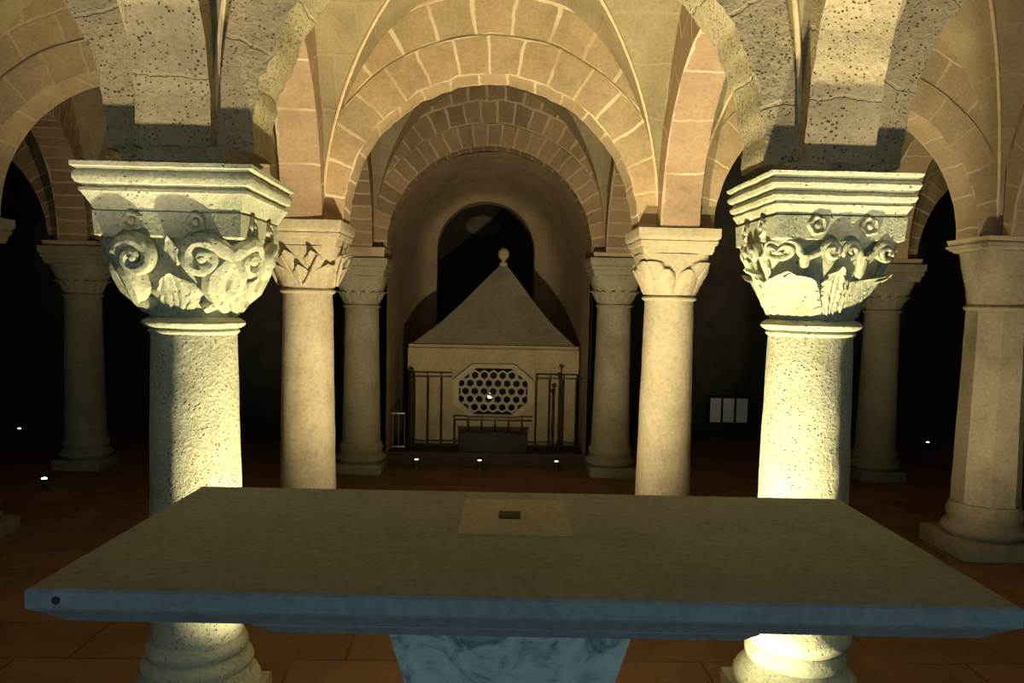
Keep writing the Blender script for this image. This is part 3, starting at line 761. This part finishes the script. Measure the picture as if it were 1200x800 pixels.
# cornice + roof
bm = bmesh.new()
def rr(hx_, y0, y1, z): return [Vector((-hx_, y0, z)), Vector((hx_, y0, z)), Vector((hx_, y1, z)), Vector((-hx_, y1, z))]
loft(bm, [rr(sh+.0, -.0, dp+.0, bh-.02), rr(sh+.008, -.028, dp+.008, bh+.0), rr(sh+.008, -.028, dp+.008, bh+.018), rr(sh-.03, .01, dp-.03, bh+.026)])
obj('cornice', bm, M['shrine'], shr)
apx = at(590, 311, YS+dp*.5); rz = apx.z-PH
bm = bmesh.new()
rings = []
axx = apx.x-sx
for t in [0, .25, .5, .75, .93, 1]:
    k = (1-t)**1.0; k = k*(1-.10*math.sin(PI*t))   # slightly hollow slopes
    w = (sh-.03)*k+.035*t; y0 = dp*.5-(dp*.5-.01)*k-.035*t; y1 = dp*.5+(dp*.5-.01)*k+.035*t; z = bh+.024+(rz-bh-.024)*t
    rings.append([Vector((axx*t-w, y0, z)), Vector((axx*t+w, y0, z)), Vector((axx*t+w, y1, z)), Vector((axx*t-w, y1, z))])
loft(bm, rings)
obj('roof', bm, M['roof'], shr)
bm = bmesh.new(); lathe(bm, [(.045, rz-.01), (.05, rz+.02), (.025, rz+.045), (.022, rz+.06), (.05, rz+.08), (.065, rz+.115), (.06, rz+.15), (.04, rz+.18), (.01, rz+.195)], 24)
bmesh.ops.translate(bm, verts=bm.verts, vec=(axx, dp*.5, 0)); obj('finial', bm, M['shrine'], shr)
# lamp burning inside
lp = at(574, 464, YS+.22)
fl = thing('votive_lamp', 'tiny bright lamp burning behind the shrine lattice', 'lamp', (lp.x, YS+.22, PH+.0))
bm = bmesh.new(); lathe(bm, [(.05, 0), (.05, .02), (.012, .03), (.012, lp.z-PH-.05), (.03, lp.z-PH-.03), (.03, lp.z-PH-.02)], 16); obj('stand', bm, M['iron'], fl)
bm = bmesh.new(); lathe(bm, [(.006, lp.z-PH-.02), (.022, lp.z-PH-.008), (.024, lp.z-PH+.008), (.004, lp.z-PH+.034)], 14); obj('flame', bm, M['flame'], fl)

# railing in front
def bar(name, x, y, z0, z1, r, mat, parent, knob=False):
    bm = bmesh.new(); bmesh.ops.create_cone(bm, cap_ends=True, segments=10, radius1=r, radius2=r, depth=z1-z0)
    bmesh.ops.translate(bm, verts=bm.verts, vec=(x, y, (z0+z1)/2))
    if knob:
        k = bmesh.ops.create_icosphere(bm, subdivisions=2, radius=r*2.1); bmesh.ops.translate(bm, verts=k['verts'], vec=(x, y, z1))
    return obj(name, bm, mat, parent)
YR = YS-.20
rl = thing('iron_railing', 'black iron railing of thin upright bars across the front of the shrine', 'railing', (sx, YR-.005, PH))
zr = at(578, 442, YR).z-PH
r0_, r1_ = at(486, 480, YR).x-sx, at(690, 480, YR).x-sx
nb = 14
for i in range(nb):
    x = r0_+(r1_-r0_)*i/(nb-1)
    top = zr if not (ocx-orx*1.12 < x < ocx+orx*1.12) else at(578, 492, YR).z-PH
    bar('bar', x, 0, 0, top, .0085, M['iron'], rl)
xL, xR = at(482, 480, YR).x-sx, at(655, 480, YR).x-sx
bar('post', xL, 0, 0, zr+.02, .018, M['iron'], rl, True)
bm = bmesh.new(); box(bm, r0_-.01, r1_+.02, -.014, .014, .035, .055, .002); obj('bottom_rail', bm, M['iron'], rl)
for xa_, xb_, z in ((r0_-.01, ocx-orx*1.1, zr), (ocx+orx*1.1, r1_+.01, zr), (ocx-orx*1.05, ocx+orx*1.05, at(578, 492, YR).z-PH)):
    bm = bmesh.new(); box(bm, xa_, xb_, -.010, .010, z-.008, z+.008, .002); obj('top_rail', bm, M['iron'], rl)
# low side railing at left
lr = thing('low_railing', 'low steel railing with short bars to the left of the shrine', 'railing', (at(462, 500, YR).x, YR, PH))
lx = lr.location.x; za, zb_ = at(462, 484, YR).z-PH, at(462, 523, YR).z-PH
for px in (453, 460, 467, 474):
    bar('bar', at(px, 500, YR).x-lx, 0, 0 if px in (453, 474) else zb_, za, .007, M['steel'], lr)
for z in (za, zb_):
    bm = bmesh.new(); box(bm, at(447, 500, YR).x-lx, at(474.5, 500, YR).x-lx, -.01, .01, z-.009, z+.009, .002); obj('rail', bm, M['steel'], lr)
bm = bmesh.new(); bmesh.ops.create_icosphere(bm, subdivisions=2, radius=.022); bmesh.ops.translate(bm, verts=bm.verts, vec=(at(457, 478, YR).x-lx, 0, za+.03)); obj('ball_knob', bm, M['steel'], lr)
# candle stands
for px, py, lb in ((655, 436, 'tall black candle stand before the right side of the shrine, the taller one'), (648, 456, 'slim black candle stand just left of the taller one before the shrine')):
    yy = YR-(.08 if px == 655 else .07); q = at(px, py, yy)
    cs = thing('candle_stand', lb, 'candle stand', (q.x, yy, PH), 'candle stands before the shrine')
    h = q.z-PH
    bm = bmesh.new(); lathe(bm, [(.055, 0), (.055, .012), (.02, .03), (.010, .05)], 20); obj('foot', bm, M['iron'], cs)
    bm = bmesh.new(); lathe(bm, [(.011, .045), (.010, h-.04)], 12); obj('pole', bm, M['iron'], cs)
    bm = bmesh.new(); lathe(bm, [(.008, h-.045), (.028, h-.02), (.028, h-.01), (.016, h), (.005, h+.005)], 16); obj('drip_pan', bm, M['iron'], cs)
    if px == 655: cs.location.y -= .09
# dark chest
q0, q1 = at(537, 507, YS-.36), at(618, 530, YS-.36)
ch = thing('kneeler', 'black wooden kneeler box standing before the shrine railing', 'kneeler', ((q0.x+q1.x)/2, YS-.31, PH))
w = (q1.x-q0.x)/2; hh = q0.z-PH
bm = bmesh.new(); box(bm, -w+.01, w-.01, -.075, .075, 0, hh-.02, .004); obj('body', bm, M['wood'], ch)
bm = bmesh.new(); box(bm, -w, w, -.088, .08, hh-.0195, hh, .004); obj('top_board', bm, M['wood'], ch)

# ------------------------------------------------------------------ small lamps
def floor_lamp(px, py, lb, Y=None, s=1.0, mat='lampdim', z0=0, aim=(0, 1)):
    if Y is None:
        d = rt*(px-600) + up*(-(py-400)+SH) + fw*F; k = (z0+.05-CAM.z)/d.z; Y = (CAM+d*k).y
    q = at(px, py, Y)
    t = thing('floor_spotlight', lb, 'spotlight', (q.x, Y, z0), 'small floor spotlights')
    bm = bmesh.new(); lathe(bm, [(.035*s, 0), (.035*s, .010*s), (.010*s, .014*s), (.010*s, .035*s)], 18); obj('foot', bm, M['steel'], t)
    bm = bmesh.new(); lathe(bm, [(.016*s, .03*s), (.026*s, .045*s), (.028*s, .085*s), (.024*s, .087*s)], 18); obj('housing', bm, M['steel'], t)
    bm = bmesh.new(); lathe(bm, [(.020*s, .0865*s), (.020*s, .092*s), (.008*s, .096*s)], 18); obj('lens', bm, M[mat], t)
    return t
floor_lamp(488, 543, 'small floor spotlight at the left before the shrine step', Y=YS-.55)
floor_lamp(562, 543, 'small floor spotlight in the middle before the shrine step', Y=YS-.55)
floor_lamp(652, 543, 'small floor spotlight at the right before the shrine step', Y=YS-.55)
floor_lamp(52, 567, 'bright floor spotlight on the left aisle floor', s=1.1, mat='lamp')
floor_lamp(22, 475, 'tiny bright spotlight far away in the left aisle', Y=9.6, s=.8, mat='lamp')
floor_lamp(1088, 503, 'tiny bright spotlight far away in the dark right aisle', Y=9.6, s=.8, mat='lamp')

# lit grille window in the far right wall
w0, w1 = at(832, 466, 10.19), at(875, 495, 10.19)
wx, wz = (w0.x+w1.x)/2, (w0.z+w1.z)/2
bm = bmesh.new(); ww, wh = (w1.x-w0.x)/2, (w0.z-w1.z)/2
o_ = [Vector((-ww-.03, 0, -wh-.03)), Vector((ww+.03, 0, -wh-.03)), Vector((ww+.03, 0, wh+.03)), Vector((-ww-.03, 0, wh+.03))]
i_ = [Vector((-ww, 0, -wh)), Vector((ww, 0, -wh)), Vector((ww, 0, wh)), Vector((-ww, 0, wh))]
ring_prism(bm, o_, i_, -.04, .0)
wn = obj('window_1', bm, M['iron'], loc=(wx, 10.199, wz)); struct(wn)
bm = bmesh.new(); box(bm, -ww, ww, -.018, -.008, -wh, wh); obj('pane', bm, M['panel'], wn)
for k in (-.36, .34):
    bm = bmesh.new(); box(bm, k*ww*1.0-.012, k*ww+.012, -.035, -.019, -wh, wh); obj('glazing_bar', bm, M['iron'], wn)

# ------------------------------------------------------------------ lights
def spot(name, loc, target, energy, angle, col, blend=.6, size=.03):
    l = bpy.data.lights.new(name, 'SPOT'); l.energy = energy; l.spot_size = math.radians(angle); l.spot_blend = blend; l.color = col; l.shadow_soft_size = size
    o = bpy.data.objects.new(name, l); C.objects.link(o); o.location = loc
    o.rotation_euler = (Vector(target)-Vector(loc)).to_track_quat('-Z', 'Y').to_euler()
    return o
WARM = (1, .80, .50); PALE = (1, .90, .52)
spot('uplight_left', (-.28, 2.67, .12), (G['N1'].x, D1-.05, 1.85), 290, 92, PALE, .9)
spot('uplight_right', (.42, 2.42, .12), (G['N2'].x, D1-.05, 1.65), 430, 108, PALE, .9)
spot('fill_springer_left', (-1.40, 1.22, .12), (G['N1'].x+.02, D1-.2, 3.22), 290, 33, (1, .86, .58), .7, .04)  # unseen fill light added to brighten the left springer
spot('fill_springer_right', (1.55, 1.22, .12), (G['N2'].x-.02, D1-.2, 3.22), 300, 34, (1, .86, .58), .7, .04)  # added fill for the right springer, no fixture modelled
spot('uplight_nave', (.05, 3.35, .12), (.05, 6.1, 2.9), 480, 105, WARM, .8, .04)
spot('uplight_aisle_right', (2.35, 3.4, .12), (2.9, 5.6, 2.5), 110, 100, WARM, .8, .04)
spot('uplight_aisle_left', (-2.3, 3.4, .12), (-2.9, 5.6, 2.6), 36, 100, WARM, .8, .04)
ar = bpy.data.lights.new('cool_glow_behind', 'AREA'); ar.energy = 30; ar.color = (.50, .80, 1); ar.shape = 'RECTANGLE'; ar.size = 2.5; ar.size_y = .8
ao = bpy.data.objects.new('cool_glow_behind', ar); C.objects.link(ao); ao.location = (0, -1.9, 1.15); ao.rotation_euler = (math.radians(68), 0, 0)
w = bpy.data.worlds.new('world'); bpy.context.scene.world = w; w.use_nodes = True
w.node_tree.nodes['Background'].inputs[0].default_value = (.5, .45, .35, 1); w.node_tree.nodes['Background'].inputs[1].default_value = .01
vs = bpy.context.scene.view_settings
vs.view_transform = 'Standard'; vs.look = 'None'; vs.exposure = 0; vs.gamma = 1; vs.use_curve_mapping = False
